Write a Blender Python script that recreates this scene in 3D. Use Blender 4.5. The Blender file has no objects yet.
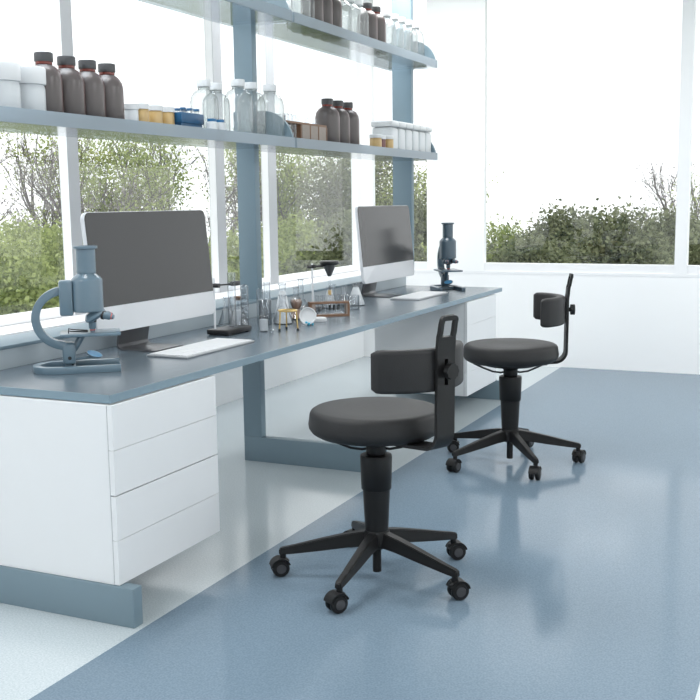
import bpy, bmesh, math, random
from mathutils import Vector, Matrix
from math import sin, cos, pi, radians

sc = bpy.context.scene
col = sc.collection

# ------------------------------------------------------------------ camera
YAW, PITCH, ROLL = .4344, .1412, -.0132
F = Vector((-sin(YAW)*cos(PITCH), cos(YAW)*cos(PITCH), -sin(PITCH)))
R0 = Vector((cos(YAW), sin(YAW), 0)); U0 = R0.cross(F)
RR = R0*cos(ROLL)+U0*sin(ROLL); UU = -R0*sin(ROLL)+U0*cos(ROLL)
cd = bpy.data.cameras.new('camera'); cam = bpy.data.objects.new('camera', cd); col.objects.link(cam)
cd.sensor_width = 36; cd.lens = 1039.47/700*36; cd.clip_start = .05; cd.clip_end = 300
M = Matrix((RR, UU, -F)).transposed().to_4x4(); M.translation = Vector((0, 0, 1.4)); cam.matrix_world = M
sc.camera = cam

# ------------------------------------------------------------------ world and exposure
w = bpy.data.worlds.new('overcast_sky'); sc.world = w; w.use_nodes = True
nt = w.node_tree; nt.nodes.clear()
bg = nt.nodes.new('ShaderNodeBackground'); bg.inputs[0].default_value = (.985, .99, 1, 1); bg.inputs[1].default_value = 2.5
wo = nt.nodes.new('ShaderNodeOutputWorld'); nt.links.new(bg.outputs[0], wo.inputs[0])
sc.view_settings.view_transform = 'Standard'; sc.view_settings.look = 'None'
sc.view_settings.gamma = 1; sc.view_settings.use_curve_mapping = False
sc.view_settings.exposure = -0.48
CEIL_FILL_POWER = 80

# ------------------------------------------------------------------ helpers
def lin(c):
    return tuple(((v/255)/12.92 if v/255 <= .04045 else ((v/255+.055)/1.055)**2.4) for v in c)

def mat(name, rgb, rough=.5, metal=0, spec=.5, vary=.04, scale=12, bump=0, coat=0, bscale=None):
    m = bpy.data.materials.new(name); m.use_nodes = True
    n = m.node_tree.nodes; l = m.node_tree.links; b = n['Principled BSDF']
    b.inputs['Roughness'].default_value = rough; b.inputs['Metallic'].default_value = metal
    b.inputs['Specular IOR Level'].default_value = spec; b.inputs['Coat Weight'].default_value = coat
    c = lin(rgb)
    tc = n.new('ShaderNodeTexCoord'); no = n.new('ShaderNodeTexNoise'); no.inputs['Scale'].default_value = scale
    no.inputs['Detail'].default_value = 3; l.new(tc.outputs['Object'], no.inputs['Vector'])
    mx = n.new('ShaderNodeMix'); mx.data_type = 'RGBA'
    mx.inputs[6].default_value = (*[v*(1-vary) for v in c], 1); mx.inputs[7].default_value = (*[min(1, v*(1+vary)) for v in c], 1)
    l.new(no.outputs['Fac'], mx.inputs[0]); l.new(mx.outputs[2], b.inputs['Base Color'])
    if bump:
        bn = n.new('ShaderNodeTexNoise'); bn.inputs['Scale'].default_value = bscale or scale*10
        l.new(tc.outputs['Object'], bn.inputs['Vector'])
        bp = n.new('ShaderNodeBump'); bp.inputs['Strength'].default_value = bump; bp.inputs['Distance'].default_value = .002
        l.new(bn.outputs['Fac'], bp.inputs['Height']); l.new(bp.outputs[0], b.inputs['Normal'])
    return m

def glass(name, face, edge, r0=.04, rough=.02, diffuse=0, dcol=(1, 1, 1), power=2.0):
    """thin glass: see-through, darker where seen edge-on, with a Schlick reflection"""
    m = bpy.data.materials.new(name); m.use_nodes = True
    n = m.node_tree.nodes; l = m.node_tree.links; n.clear()
    out = n.new('ShaderNodeOutputMaterial'); lw = n.new('ShaderNodeLayerWeight'); lw.inputs[0].default_value = .5
    def math_(op, a, b_):
        q = n.new('ShaderNodeMath'); q.operation = op
        for i, v in enumerate((a, b_)):
            if isinstance(v, (int, float)): q.inputs[i].default_value = v
            else: l.new(v, q.inputs[i])
        return q.outputs[0]
    p5 = math_('POWER', lw.outputs['Facing'], 5.0); fr = math_('ADD', math_('MULTIPLY', p5, 1-r0), r0)
    pe = math_('POWER', lw.outputs['Facing'], power)
    cm = n.new('ShaderNodeMix'); cm.data_type = 'RGBA'; cm.inputs[6].default_value = (*face, 1); cm.inputs[7].default_value = (*edge, 1)
    l.new(pe, cm.inputs[0])
    tr = n.new('ShaderNodeBsdfTransparent'); l.new(cm.outputs[2], tr.inputs[0])
    gl = n.new('ShaderNodeBsdfGlossy'); gl.inputs['Roughness'].default_value = rough
    base = tr.outputs[0]
    if diffuse:
        df = n.new('ShaderNodeBsdfDiffuse'); df.inputs[0].default_value = (*dcol, 1)
        tl = n.new('ShaderNodeBsdfTranslucent'); tl.inputs[0].default_value = (*dcol, 1)
        ma = n.new('ShaderNodeMixShader'); ma.inputs[0].default_value = .5
        l.new(df.outputs[0], ma.inputs[1]); l.new(tl.outputs[0], ma.inputs[2])
        md = n.new('ShaderNodeMixShader'); md.inputs[0].default_value = diffuse
        l.new(base, md.inputs[1]); l.new(ma.outputs[0], md.inputs[2]); base = md.outputs[0]
    ms = n.new('ShaderNodeMixShader'); l.new(fr, ms.inputs[0]); l.new(base, ms.inputs[1]); l.new(gl.outputs[0], ms.inputs[2])
    l.new(ms.outputs[0], out.inputs[0])
    return m

def floor_mat(name, a, b_, rough=.16, sc_=160, spec=.5):
    m = bpy.data.materials.new(name); m.use_nodes = True
    n = m.node_tree.nodes; l = m.node_tree.links; b = n['Principled BSDF']
    tc = n.new('ShaderNodeTexCoord'); no = n.new('ShaderNodeTexNoise'); no.inputs['Scale'].default_value = sc_
    no.inputs['Detail'].default_value = 2; l.new(tc.outputs['Object'], no.inputs['Vector'])
    cr = n.new('ShaderNodeValToRGB'); cr.color_ramp.elements[0].position = .35; cr.color_ramp.elements[1].position = .65
    cr.color_ramp.elements[0].color = (*lin(a), 1); cr.color_ramp.elements[1].color = (*lin(b_), 1)
    l.new(no.outputs['Fac'], cr.inputs[0]); l.new(cr.outputs[0], b.inputs['Base Color'])
    b.inputs['Roughness'].default_value = rough; b.inputs['Specular IOR Level'].default_value = spec
    return m

class MB:
    def __init__(s): s.b = bmesh.new()
    def _f(s, verts, T):
        if T is not None: bmesh.ops.transform(s.b, matrix=T, verts=verts)
    def box(s, x0, x1, y0, y1, z0, z1, bev=0, T=None, seg=2):
        t = bmesh.new(); r = bmesh.ops.create_cube(t, size=1)
        for v in t.verts:
            v.co = Vector(((x0+x1)/2+v.co.x*(x1-x0), (y0+y1)/2+v.co.y*(y1-y0), (z0+z1)/2+v.co.z*(z1-z0)))
        if bev: bmesh.ops.bevel(t, geom=t.edges[:], offset=bev, segments=seg, affect='EDGES', profile=.5)
        return s._merge(t, T)
    def _merge(s, t, T=None):
        if T is not None: bmesh.ops.transform(t, matrix=T, verts=t.verts[:])
        me = bpy.data.meshes.new('tmp'); t.to_mesh(me); t.free(); s.b.from_mesh(me); bpy.data.meshes.remove(me); return s
    def lathe(s, prof, n=32, c=(0, 0, 0), T=None, sx=1, sy=1):
        t = bmesh.new(); rings = []
        for r, z in prof:
            if r < 1e-6: rings.append([t.verts.new((0, 0, z))])
            else: rings.append([t.verts.new((r*sx*cos(2*pi*i/n), r*sy*sin(2*pi*i/n), z)) for i in range(n)])
        for a, b in zip(rings, rings[1:]):
            for i in range(n):
                j = (i+1) % n
                if len(a) == 1 and len(b) == 1: continue
                if len(a) == 1: t.faces.new((a[0], b[i], b[j]))
                elif len(b) == 1: t.faces.new((a[i], a[j], b[0]))
                else: t.faces.new((a[i], a[j], b[j], b[i]))
        for v in t.verts: v.co += Vector(c)
        bmesh.ops.recalc_face_normals(t, faces=t.faces[:])
        return s._merge(t, T)
    def tube(s, pts, r, n=10, T=None, closed=False):
        pts = [Vector(p) for p in pts]; rs = r if isinstance(r, (list, tuple)) else [r]*len(pts)
        t = bmesh.new(); rings = []; prev = None; N = len(pts)
        for i, p in enumerate(pts):
            d = (pts[(i+1) % N]-pts[i-1]) if closed else (pts[min(i+1, N-1)]-pts[max(i-1, 0)])
            d.normalize()
            if prev is None:
                a = Vector((0, 0, 1)) if abs(d.z) < .9 else Vector((1, 0, 0)); u = d.cross(a).normalized()
            else: u = (prev-d*prev.dot(d)).normalized()
            prev = u; v = d.cross(u)
            rings.append([t.verts.new(p+(u*cos(2*pi*k/n)+v*sin(2*pi*k/n))*rs[i]) for k in range(n)])
        for a, b in list(zip(rings, rings[1:]))+([(rings[-1], rings[0])] if closed else []):
            for k in range(n): t.faces.new((a[k], a[(k+1) % n], b[(k+1) % n], b[k]))
        if not closed: t.faces.new(rings[0][::-1]); t.faces.new(rings[-1])
        bmesh.ops.recalc_face_normals(t, faces=t.faces[:])
        return s._merge(t, T)
    def prism(s, poly, h0, h1, axis='Z', bev=0, T=None):
        def P(a, b, h): return {'Z': (a, b, h), 'Y': (a, h, b), 'X': (h, a, b)}[axis]
        t = bmesh.new(); A = [t.verts.new(P(a, b, h0)) for a, b in poly]; B = [t.verts.new(P(a, b, h1)) for a, b in poly]
        t.faces.new(A[::-1]); t.faces.new(B); n = len(poly)
        for i in range(n): t.faces.new((A[i], A[(i+1) % n], B[(i+1) % n], B[i]))
        bmesh.ops.recalc_face_normals(t, faces=t.faces[:])
        if bev: bmesh.ops.bevel(t, geom=[e for e in t.edges if e.calc_face_angle(0) > .6], offset=bev, segments=2, affect='EDGES', profile=.5)
        return s._merge(t, T)
    def ball(s, c, r, T=None, n=16):
        return s.lathe([(r*sin(pi*i/10), -r*cos(pi*i/10)) for i in range(11)], n, c, T)
    def build(s, name, m, parent=None, smooth=40):
        me = bpy.data.meshes.new(name); s.b.to_mesh(me); s.b.free()
        me.materials.append(m)
        if smooth:
            for p in me.polygons: p.use_smooth = True
            me.set_sharp_from_angle(angle=radians(smooth))
        o = bpy.data.objects.new(name, me); col.objects.link(o)
        if parent: o.parent = parent
        return o

def tag(o, label=None, cat=None, group=None, kind=None):
    if label: o['label'] = label
    if cat: o['category'] = cat
    if group: o['group'] = group
    if kind: o['kind'] = kind
    return o
def thing(name, label, cat, loc=(0, 0, 0), rz=0, group=None):
    o = bpy.data.objects.new(name, None); col.objects.link(o); o.location = loc; o.rotation_euler = (0, 0, rz)
    return tag(o, label, cat, group)
def copy_tree(o, loc=None, rz=None, label=None, group=None, parent=None):
    c = o.copy(); col.objects.link(c)
    if parent is not None: c.parent = parent
    for ch in list(o.children): copy_tree(ch, parent=c)
    if loc is not None: c.location = loc
    if rz is not None: c.rotation_euler = (0, 0, rz)
    if label: c['label'] = label
    if group: c['group'] = group
    return c
def struct(o): return tag(o, kind='structure')
def rotT(axis, ang, p=(0, 0, 0)):
    return Matrix.Translation(p) @ Matrix.Rotation(ang, 4, axis) @ Matrix.Translation(-Vector(p))

# ------------------------------------------------------------------ materials
m_wall = mat('white_painted_wall', (247, 248, 249), .6, vary=.01, scale=3)
m_frame = mat('white_window_frame', (240, 241, 243), .4, vary=.01)
m_mull_shade = mat('mullion_shade_grey', (166, 169, 173), .45, vary=.02)  # painted shade for the room-side faces of the white mullions
m_ceil = mat('white_ceiling', (240, 240, 240), .8, vary=.01)
m_fill_panel = bpy.data.materials.new('fill_panel_diffuser'); m_fill_panel.use_nodes = True  # glowing face of the added ceiling fill panels
_b = m_fill_panel.node_tree.nodes['Principled BSDF']; _b.inputs['Emission Color'].default_value = (1, 1, 1, 1); _b.inputs['Emission Strength'].default_value = 3
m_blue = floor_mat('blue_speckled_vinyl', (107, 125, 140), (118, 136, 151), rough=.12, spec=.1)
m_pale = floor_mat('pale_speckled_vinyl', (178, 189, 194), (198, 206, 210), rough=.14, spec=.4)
m_pane = glass('window_glass', (.97, .98, .98), (.85, .88, .88), r0=.05, rough=0)
m_bench = mat('blue_grey_worktop', (88, 100, 109), .27, vary=.03, scale=5, spec=.5)
m_steel = mat('blue_grey_painted_steel', (116, 136, 147), .4, vary=.02, scale=4)
m_edge = mat('blue_grey_edge_band', (122, 144, 157), .35, vary=.02)
m_cab = mat('white_laminate', (228, 230, 232), .35, vary=.01)
m_gap = mat('dark_gap', (120, 125, 130), .7)
m_up = mat('pale_grey_upstand', (176, 186, 192), .4, vary=.02)
m_shelf = glass('translucent_shelf_glass', (.87, .90, .93), (.80, .84, .88), r0=.04, rough=.12, diffuse=.08, dcol=(.6, .68, .74), power=3)
m_sedge = glass('shelf_edge_glass', (.55, .62, .68), (.5, .58, .64), r0=.05, rough=.2, diffuse=.6, dcol=(.55, .62, .67), power=3)
m_amber = None

def solid_glass(name, rgb, rough=.03, tr=1.0, ior=1.4, base=None):
    m = bpy.data.materials.new(name); m.use_nodes = True
    b = m.node_tree.nodes['Principled BSDF']; b.inputs['Base Color'].default_value = (*rgb, 1)
    b.inputs['Roughness'].default_value = rough; b.inputs['Transmission Weight'].default_value = tr; b.inputs['IOR'].default_value = ior
    return m
m_amber = mat('dark_brown_bottle_glass', (84, 77, 76), .32, vary=.05, spec=.6)
def _red_edge(m):
    n = m.node_tree.nodes; l = m.node_tree.links; b = n['Principled BSDF']; src = b.inputs['Base Color'].links[0].from_socket
    lw = n.new('ShaderNodeLayerWeight'); lw.inputs[0].default_value = .5; p = n.new('ShaderNodeMath'); p.operation = 'POWER'; p.inputs[1].default_value = 4
    l.new(lw.outputs['Facing'], p.inputs[0]); mx = n.new('ShaderNodeMix'); mx.data_type = 'RGBA'; mx.inputs[7].default_value = (*lin((96, 36, 34)), 1)
    l.new(p.outputs[0], mx.inputs[0]); l.new(src, mx.inputs[6]); l.new(mx.outputs[2], b.inputs['Base Color'])
_red_edge(m_amber)
m_redneck = mat('red_brown_neck_glass', (120, 58, 50), .2)
m_cap_dark = mat('dark_grey_cap', (70, 70, 72), .5)
m_cap_white = mat('white_plastic_cap', (214, 216, 218), .4)
m_clear = glass('clear_bottle_glass', (.90, .92, .92), (.34, .37, .38), r0=.06, rough=.16, power=2.6, diffuse=.12, dcol=(.75, .77, .78))
m_liquid = glass('clear_liquid', (.93, .95, .95), (.35, .39, .40), r0=.03, rough=.05, power=2.5)
m_lab = glass('laboratory_glass', (.95, .96, .97), (.55, .59, .62), r0=.08, rough=.08, power=2.2)
m_whiteliq = mat('white_liquid', (206, 210, 214), .3, vary=.01)
m_brownliq = mat('brown_liquid', (150, 112, 88), .3)
m_amberliq = mat('golden_content', (190, 160, 108), .3, vary=.1, scale=40)
m_redliq = mat('dark_red_content', (112, 66, 66), .3)
m_wplast = mat('translucent_white_plastic', (204, 208, 211), .35, vary=.01)
m_bluebox = mat('deep_blue_plastic', (12, 78, 118), .4)
m_bluecap = mat('blue_cap', (40, 98, 140), .4)
m_cyan = mat('cyan_plastic', (50, 180, 215), .3)
m_wood = mat('brown_wood', (122, 90, 68), .5, vary=.25, scale=30)
m_taupe = mat('taupe_wood_face', (150, 139, 131), .6, vary=.12, scale=60)
m_black = mat('black_plastic', (22, 22, 23), .45, spec=.3, vary=.05, bump=.1, scale=40)
m_blackmet = mat('black_lacquered_metal', (30, 30, 32), .35)
m_seat = mat('dark_grey_leather', (40, 40, 41), .55, spec=.3, vary=.06, bump=.25, scale=30, bscale=220)
m_wheel = mat('grey_castor_hub', (60, 60, 63), .45)
m_brass = mat('brass', (196, 168, 106), .3, metal=.7)
m_chrome = mat('polished_steel', (205, 208, 212), .2, metal=.6)
m_alu = mat('silver_aluminium', (222, 224, 228), .32, metal=.15, vary=.01)
m_screen = mat('dark_grey_display_glass', (58, 58, 59), .22, vary=.01, spec=.4)
m_foot = mat('dark_aluminium_stand', (84, 85, 88), .3, metal=.3)
m_key = mat('white_keys', (220, 222, 224), .45)
m_kb = mat('keyboard_aluminium', (160, 163, 167), .45, metal=.1)
m_scope = mat('blue_grey_enamel', (98, 120, 134), .28, vary=.02, coat=.3)
m_scoped = mat('slate_enamel', (66, 84, 97), .28, vary=.02, coat=.3)
m_mirror = mat('sky_blue_mirror', (96, 160, 205), .1, spec=.9)
m_ring = mat('red_ring', (200, 90, 80), .4)
m_bark = mat('grey_brown_bark', (108, 101, 103), .9, vary=.2, scale=3)
def leaf_mat(name, a, b_):  # leaf colours are lightened: haze over the trees is put into them
    m = bpy.data.materials.new(name); m.use_nodes = True
    n = m.node_tree.nodes; l = m.node_tree.links; n.clear()
    out = n.new('ShaderNodeOutputMaterial'); gi = n.new('ShaderNodeNewGeometry')
    cr = n.new('ShaderNodeValToRGB'); cr.color_ramp.elements[0].color = (*lin(a), 1); cr.color_ramp.elements[1].color = (*lin(b_), 1)
    l.new(gi.outputs['Random Per Island'], cr.inputs[0])
    d = n.new('ShaderNodeBsdfDiffuse'); t = n.new('ShaderNodeBsdfTranslucent'); mx = n.new('ShaderNodeMixShader'); mx.inputs[0].default_value = .35
    l.new(cr.outputs[0], d.inputs[0]); l.new(cr.outputs[0], t.inputs[0]); l.new(d.outputs[0], mx.inputs[1]); l.new(t.outputs[0], mx.inputs[2])
    l.new(mx.outputs[0], out.inputs[0]); return m
m_leaf_bright = leaf_mat('spring_leaves', (128, 142, 84), (190, 200, 136))
m_leaf_dark = leaf_mat('olive_leaves', (86, 94, 68), (152, 158, 124))
m_leaf_purple = leaf_mat('mauve_twigs', (150, 142, 152), (190, 186, 176))
m_ground = mat('grass_ground', (110, 124, 78), .9, vary=.3, scale=.5)

# ------------------------------------------------------------------ room
WX = -3.85; WY = 8.6; CZ = 3.35; EX = 3.4; SY = -3.2; T = .22
def S(name, m, *boxes, parent=None):
    b = MB()
    for q in boxes: b.box(*q)
    o = b.build(name, m, parent, smooth=0)
    if parent is None: struct(o)
    return o
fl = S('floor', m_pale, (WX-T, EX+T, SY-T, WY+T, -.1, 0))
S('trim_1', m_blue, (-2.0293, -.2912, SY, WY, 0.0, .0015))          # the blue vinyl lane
# window wall (left)
S('wall_left', m_wall, (WX-T, WX, SY, WY+T, -.1, .79), (WX-T, WX, SY, WY+T, 3.1, CZ), (WX-.06, WX, SY, .9, .79, 3.1), (WX-.06, WX, 8.50, WY+.06, .79, 3.1))
S('trim_2', m_frame, (WX-.09, WX+.24, SY, 8.58, .762, .79))           # window board
S('wall_far', m_wall, (WX, EX+T, WY, WY+T, -.1, .775), (WX, EX+T, WY, WY+T, 3.2, CZ), (WX, -3.75, WY, WY+.065, .775, 3.2), (-3.232, -2.711, WY, WY+.065, .775, 3.2), (2.9, EX+T, WY, WY+T, .775, 3.2))
S('trim_3', m_frame, (-3.77, 2.9, WY-.003, WY+.09, .775, .80))
S('ceiling', m_ceil, (WX-T, EX+T, SY-T, WY+T, CZ, CZ+.1))
S('wall_right', m_wall, (EX, EX+T, SY, WY, 0, .87), (EX, EX+T, SY, WY, 3.0, CZ), (EX, EX+T, SY, 0, .87, 3), (EX, EX+T, 7.6, WY, .87, 3), (EX, EX+T, 3.6, 4.0, .87, 3))
S('wall_back', m_wall, (WX, EX, SY-T, SY, 0, CZ))
# windows of the left wall: panes between mullions
edges = [(.9, 2.98), (3.07, 4.627), (4.721, 6.154), (6.265, 6.884), (7.008, 8.50)]
for i, (a, b_) in enumerate(edges):
    fr = MB(); xi, xo = WX-.008, WX-.056
    fr.box(xo, xi, a, b_, .79, .842); fr.box(xo, xi, a, b_, 3.06, 3.1)
    if i+1 < len(edges): fr.box(xo, WX+.002, b_, edges[i+1][0], .79, 3.1)
    o = struct(fr.build('window_%d' % (i+1), m_frame, smooth=0))
    S('pane', m_pane, (WX-.052, WX-.046, a-.001, b_+.001, .841, 3.061), parent=o)
    if i+1 < len(edges): S('mullion_shade_face', m_mull_shade, (WX+.0025, WX+.005, b_+.002, edges[i+1][0]-.001, .792, 3.098), parent=o)  # thin grey sheet paints the backlit shade on the mullion's room side
fw = [(-3.75, -3.232), (-2.711, -1.135), (-1.04, .9), (1.0, 2.9)]
for i, (a, b_) in enumerate(fw):
    fr = MB(); fr.box(a, b_, WY+.01, WY+.09, .80, .868); fr.box(a, b_, WY+.01, WY+.09, 3.15, 3.2)
    if i in (1, 2): fr.box(b_, fw[i+1][0], WY-.002, WY+.09, .80, 3.2)
    o = struct(fr.build('window_%d' % (i+6), m_frame, smooth=0))
    S('pane', m_pane, (a, b_, WY+.055, WY+.061, .868, 3.15), parent=o)
for i, (a, b_) in enumerate([(0, 3.6), (4.0, 7.6)]):
    fr = MB(); fr.box(EX+.02, EX+.1, a, b_, .87, .92); fr.box(EX+.02, EX+.1, a, b_, 2.95, 3.0); fr.box(EX+.02, EX+.1, (a+b_)/2-.05, (a+b_)/2+.05, .92, 2.95)
    o = struct(fr.build('window_%d' % (i+10), m_frame, smooth=0))
    S('pane', m_pane, (EX+.06, EX+.066, a, b_, .92, 2.95), parent=o)
# added ceiling fill panels, out of view, to brighten the room
k = 0
for x in (-2.9, 1.6):
    for y in (-.4, 3.2, 6.9):
        o = thing('ceiling_fill_panel', 'added square white ceiling fill panel %s, %s' % ('above the bench side' if x < 0 else 'along the right wall', {-.4: 'nearest the back wall', 3.2: 'middle of its row', 6.9: 'nearest the far window wall'}[y]), 'fill_lamp', (x, y, CZ), group='added ceiling fill panels '+('over the bench side' if x < 0 else 'by the right wall'))
        MB().box(-.64, .64, -.64, .64, -.03, -.002).build('fill_panel_frame', m_frame, o, 0)
        MB().box(-.6, .6, -.6, .6, -.034, -.03).build('diffuser', m_fill_panel, o, 0)
        ld = bpy.data.lights.new('fill_light', 'AREA'); ld.shape = 'SQUARE'; ld.size = 1.2; ld.energy = CEIL_FILL_POWER; ld.color = (1, .995, .985)
        lo = bpy.data.objects.new('fill_light', ld); col.objects.link(lo); lo.parent = o; lo.location = (0, 0, -.04)

# ------------------------------------------------------------------ outside
g = MB().box(-70, 40, -10, 90, -3.3, -3.2).build('ground', m_ground, smooth=0); struct(g)
rnd = random.Random(7)
def branch_mesh(rng, height, levels, spread, r0, lean=.0, forks=2, up=.35):
    segs = []; tips = []
    def grow(p, d, L, r, lev):
        n = 4; pts = [p.copy()]; rs = [r]
        for i in range(n):
            d = (d+Vector((rng.gauss(0, .13), rng.gauss(0, .13), rng.gauss(0, .08)+up*.12))).normalized()
            p = p+d*L/n; pts.append(p.copy()); rs.append(r*(1-.45*(i+1)/n))
            if lev > 0 and i >= 1 and rng.random() < .75:
                a = rng.random()*2*pi; s = spread*(.7+.6*rng.random())
                dd = (d+Vector((cos(a), sin(a), .15))*s).normalized(); grow(p, dd, L*(.45+.25*rng.random()), rs[-1]*.55, lev-1)
        segs.append((pts, rs))
        if lev <= 2: tips.extend(pts[2:])
        if lev > 0:
            for f in range(forks):
                a = rng.random()*2*pi; dd = (d+Vector((cos(a), sin(a), .3))*spread*.8).normalized()
                grow(p, dd, L*.62, rs[-1]*.8, lev-1)
    grow(Vector((0, 0, 0)), Vector((lean, 0, 1)).normalized(), height*.42, r0, levels)
    vs = []; fs = []
    for pts, rs in segs:
        n = 5 if rs[0] > .02 else 3; base = len(vs)
        for i, p in enumerate(pts):
            d = (pts[min(i+1, len(pts)-1)]-pts[max(i-1, 0)]).normalized(); a = Vector((1, .2, .1)); u = d.cross(a).normalized(); v = d.cross(u)
            for k_ in range(n): vs.append(p+(u*cos(2*pi*k_/n)+v*sin(2*pi*k_/n))*max(rs[i], .006))
        for i in range(len(pts)-1):
            for k_ in range(n):
                q = base+i*n; fs.append((q+k_, q+(k_+1) % n, q+n+(k_+1) % n, q+n+k_))
    me = bpy.data.meshes.new('branches'); me.from_pydata([tuple(v) for v in vs], [], fs); me.materials.append(m_bark)
    return me, tips
def leaf_mesh(rng, centers, count, spread, size, m, zmax=None):
    vs = []; fs = []
    for i in range(count):
        c = rng.choice(centers); p = Vector(c)+Vector((rng.gauss(0, spread), rng.gauss(0, spread), rng.gauss(0, spread*.8)))
        a = Vector((rng.gauss(0, 1), rng.gauss(0, 1), rng.gauss(0, 1))).normalized(); b_ = a.cross(Vector((rng.gauss(0, 1), rng.gauss(0, 1), rng.gauss(0, 1)))).normalized()
        s = size*(.5+rng.random()); q = len(vs)
        vs += [p-a*s, p-b_*s*.6, p+a*s, p+b_*s*.6]; fs.append((q, q+1, q+2, q+3))
    me = bpy.data.meshes.new('leaves'); me.from_pydata([tuple(v) for v in vs], [], fs); me.materials.append(m); return me
def mk(name, me, parent):
    o = bpy.data.objects.new(name, me); col.objects.link(o); o.parent = parent; return o
def make_tree(name, seed, height, levels, spread, r0, nleaf, lspread, lsize, lm, forks=2):
    rng = random.Random(seed); me, tips = branch_mesh(rng, height, levels, spread, r0, forks=forks)
    top = max(v.co.z for v in me.vertices); s = height/top
    for v in me.vertices: v.co *= s
    tips = [t*s for t in tips]
    o = thing(name, 'x', 'tree'); mk('trunk', me, o)
    if nleaf: mk('foliage', leaf_mesh(rng, tips, nleaf, lspread, lsize, lm), o)
    return o
def make_bush(seed, rx, h, n, size, lm):
    rng = random.Random(seed); cs = []
    for i in range(200):
        a = rng.random()*2*pi; r = math.sqrt(rng.random())*rx*.85; z = h*(.5+.47*math.sqrt(max(0, 1-(r/rx)**2)))*rng.random()**.45; cs.append((r*cos(a), r*sin(a), z))
    me, tips = branch_mesh(rng, h*.8, 2, .9, .06)
    o = thing('shrub', 'x', 'shrub'); mk('stem', me, o); mk('foliage', leaf_mesh(rng, cs, n, .2, size, lm), o); return o
def at(az, d, z=-3.2): return (d*cos(radians(az)), d*sin(radians(az)), z)
bare = [make_tree('bare_tree', 11, 5.9, 4, .5, .19, 1800, .16, .03, m_leaf_purple), make_tree('bare_tree', 23, 5.9, 4, .42, .19, 3000, .2, .032, m_leaf_bright)]
leafy = [make_tree('leafy_tree', 31, 5.8, 4, .65, .17, 13000, .26, .034, m_leaf_bright), make_tree('leafy_tree', 47, 5.7, 4, .7, .12, 17000, .3, .034, m_leaf_dark)]
bush = [make_bush(5, 1.35, 4.6, 44000, .036, m_leaf_bright), make_bush(9, 1.4, 4.7, 60000, .038, m_leaf_dark)]
used = set()
def put(proto, az, d, rz, s, label, group=None):
    if id(proto) in used: o = copy_tree(proto)
    else: o = proto; used.add(id(proto))
    o.location = at(az, d); o.rotation_euler = (0, 0, rz); o.scale = (s, s, s); o['label'] = label
    if group: o['group'] = group
    return o
TL = [  # az, dist, proto, rot, scale, label
 (133.4, 25, bare[0], 0, 1.077, 'bare grey tree outside the left window, cut by the left picture edge'),
 (132.0, 28, bare[1], 1, 1.128, 'forked bare tree outside the leftmost window, second from the left edge'),
 (130.8, 24, bare[0], 2.2, 0.992, 'slender bare tree just left of the first white mullion'),
 (127.6, 24.5, leafy[0], .4, 1.05, 'sparsely leaved spring tree seen above the near monitor, on its left'),
 (125.4, 27, bare[1], 3, 1.086, 'dark trunked tree rising behind the top right corner of the near monitor'),
 (122.6, 25, bare[0], 4, 1.003, 'bare twiggy tree seen just left of the blue shelf post'),
 (119.3, 27, leafy[0], 2.5, 1.065, 'green tree seen just right of the near shelf post'),
 (117.0, 30, bare[1], 5, 1.072, 'pale leaved tree in the window left of the far monitor'),
 (115.6, 25, leafy[1], 1.5, 0.982, 'bushy tree close to the far left corner pier of the window wall'),
 (112.6, 28, leafy[1], .2, 1.043, 'olive tree seen beside the far shelf post in the narrow window'),
 (110.9, 24.5, leafy[0], 3.3, 0.913, 'tree at the right edge of the narrow corner window'),
 (98.6, 31, bare[0], 2, 0.956, 'mauve bare tree behind the shrubs at the far mullion'),
 (97.0, 27, bare[1], .9, 0.873, 'bare tree in the rightmost window'),
]
for a, d, p_, r_, s_, lb in TL: put(p_, a, d, r_, s_, lb)
BL = [
 (134.0, 14.5, 0, .93, 'yellow green shrub at the left picture edge outside'), (124.0, 14.5, 0, .88, 'near yellow green shrub behind the right half of the near monitor'),
 (114.2, 14.5, 1, .93, 'olive shrub behind the far monitor and corner pier'), (105.0, 14.5, 1, .86, 'nearest olive shrub in the large far window, left of centre'), (95.4, 14.5, 1, .88, 'olive shrub beyond the right picture edge outside'),
 (129.4, 17.4, 0, .95, 'yellow green shrub behind the first white mullion'), (120.6, 17.4, 0, .92, 'yellow green shrub right of the near shelf post'),
 (109.4, 17.6, 0, .87, 'yellow green shrub left in the large far window, partly behind the white pier'), (100.6, 17.4, 1, .93, 'tallest dark shrub in the large far window'),
 (131.8, 20.5, 0, .96, 'yellow green shrub in the leftmost window, behind the edge shrub'), (126.0, 20.5, 0, .98, 'distant yellow green shrub above the near monitor'), (118.2, 20.5, 0, .95, 'distant green shrub left of the far monitor'),
 (111.6, 21, 1, .99, 'distant olive shrub filling the narrow corner window'), (103.2, 20.5, 1, .93, 'distant olive shrub near the centre of the large far window'), (97.6, 20.5, 1, .92, 'distant olive shrub around the far mullion'),
 (106.8, 23.5, 0, .90, 'farthest light green shrub at the left edge of the large far window'),
]
for i, (a, d, b_, s_, lb) in enumerate(BL): put(bush[b_], a, d, i*1.7, s_, lb)

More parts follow.
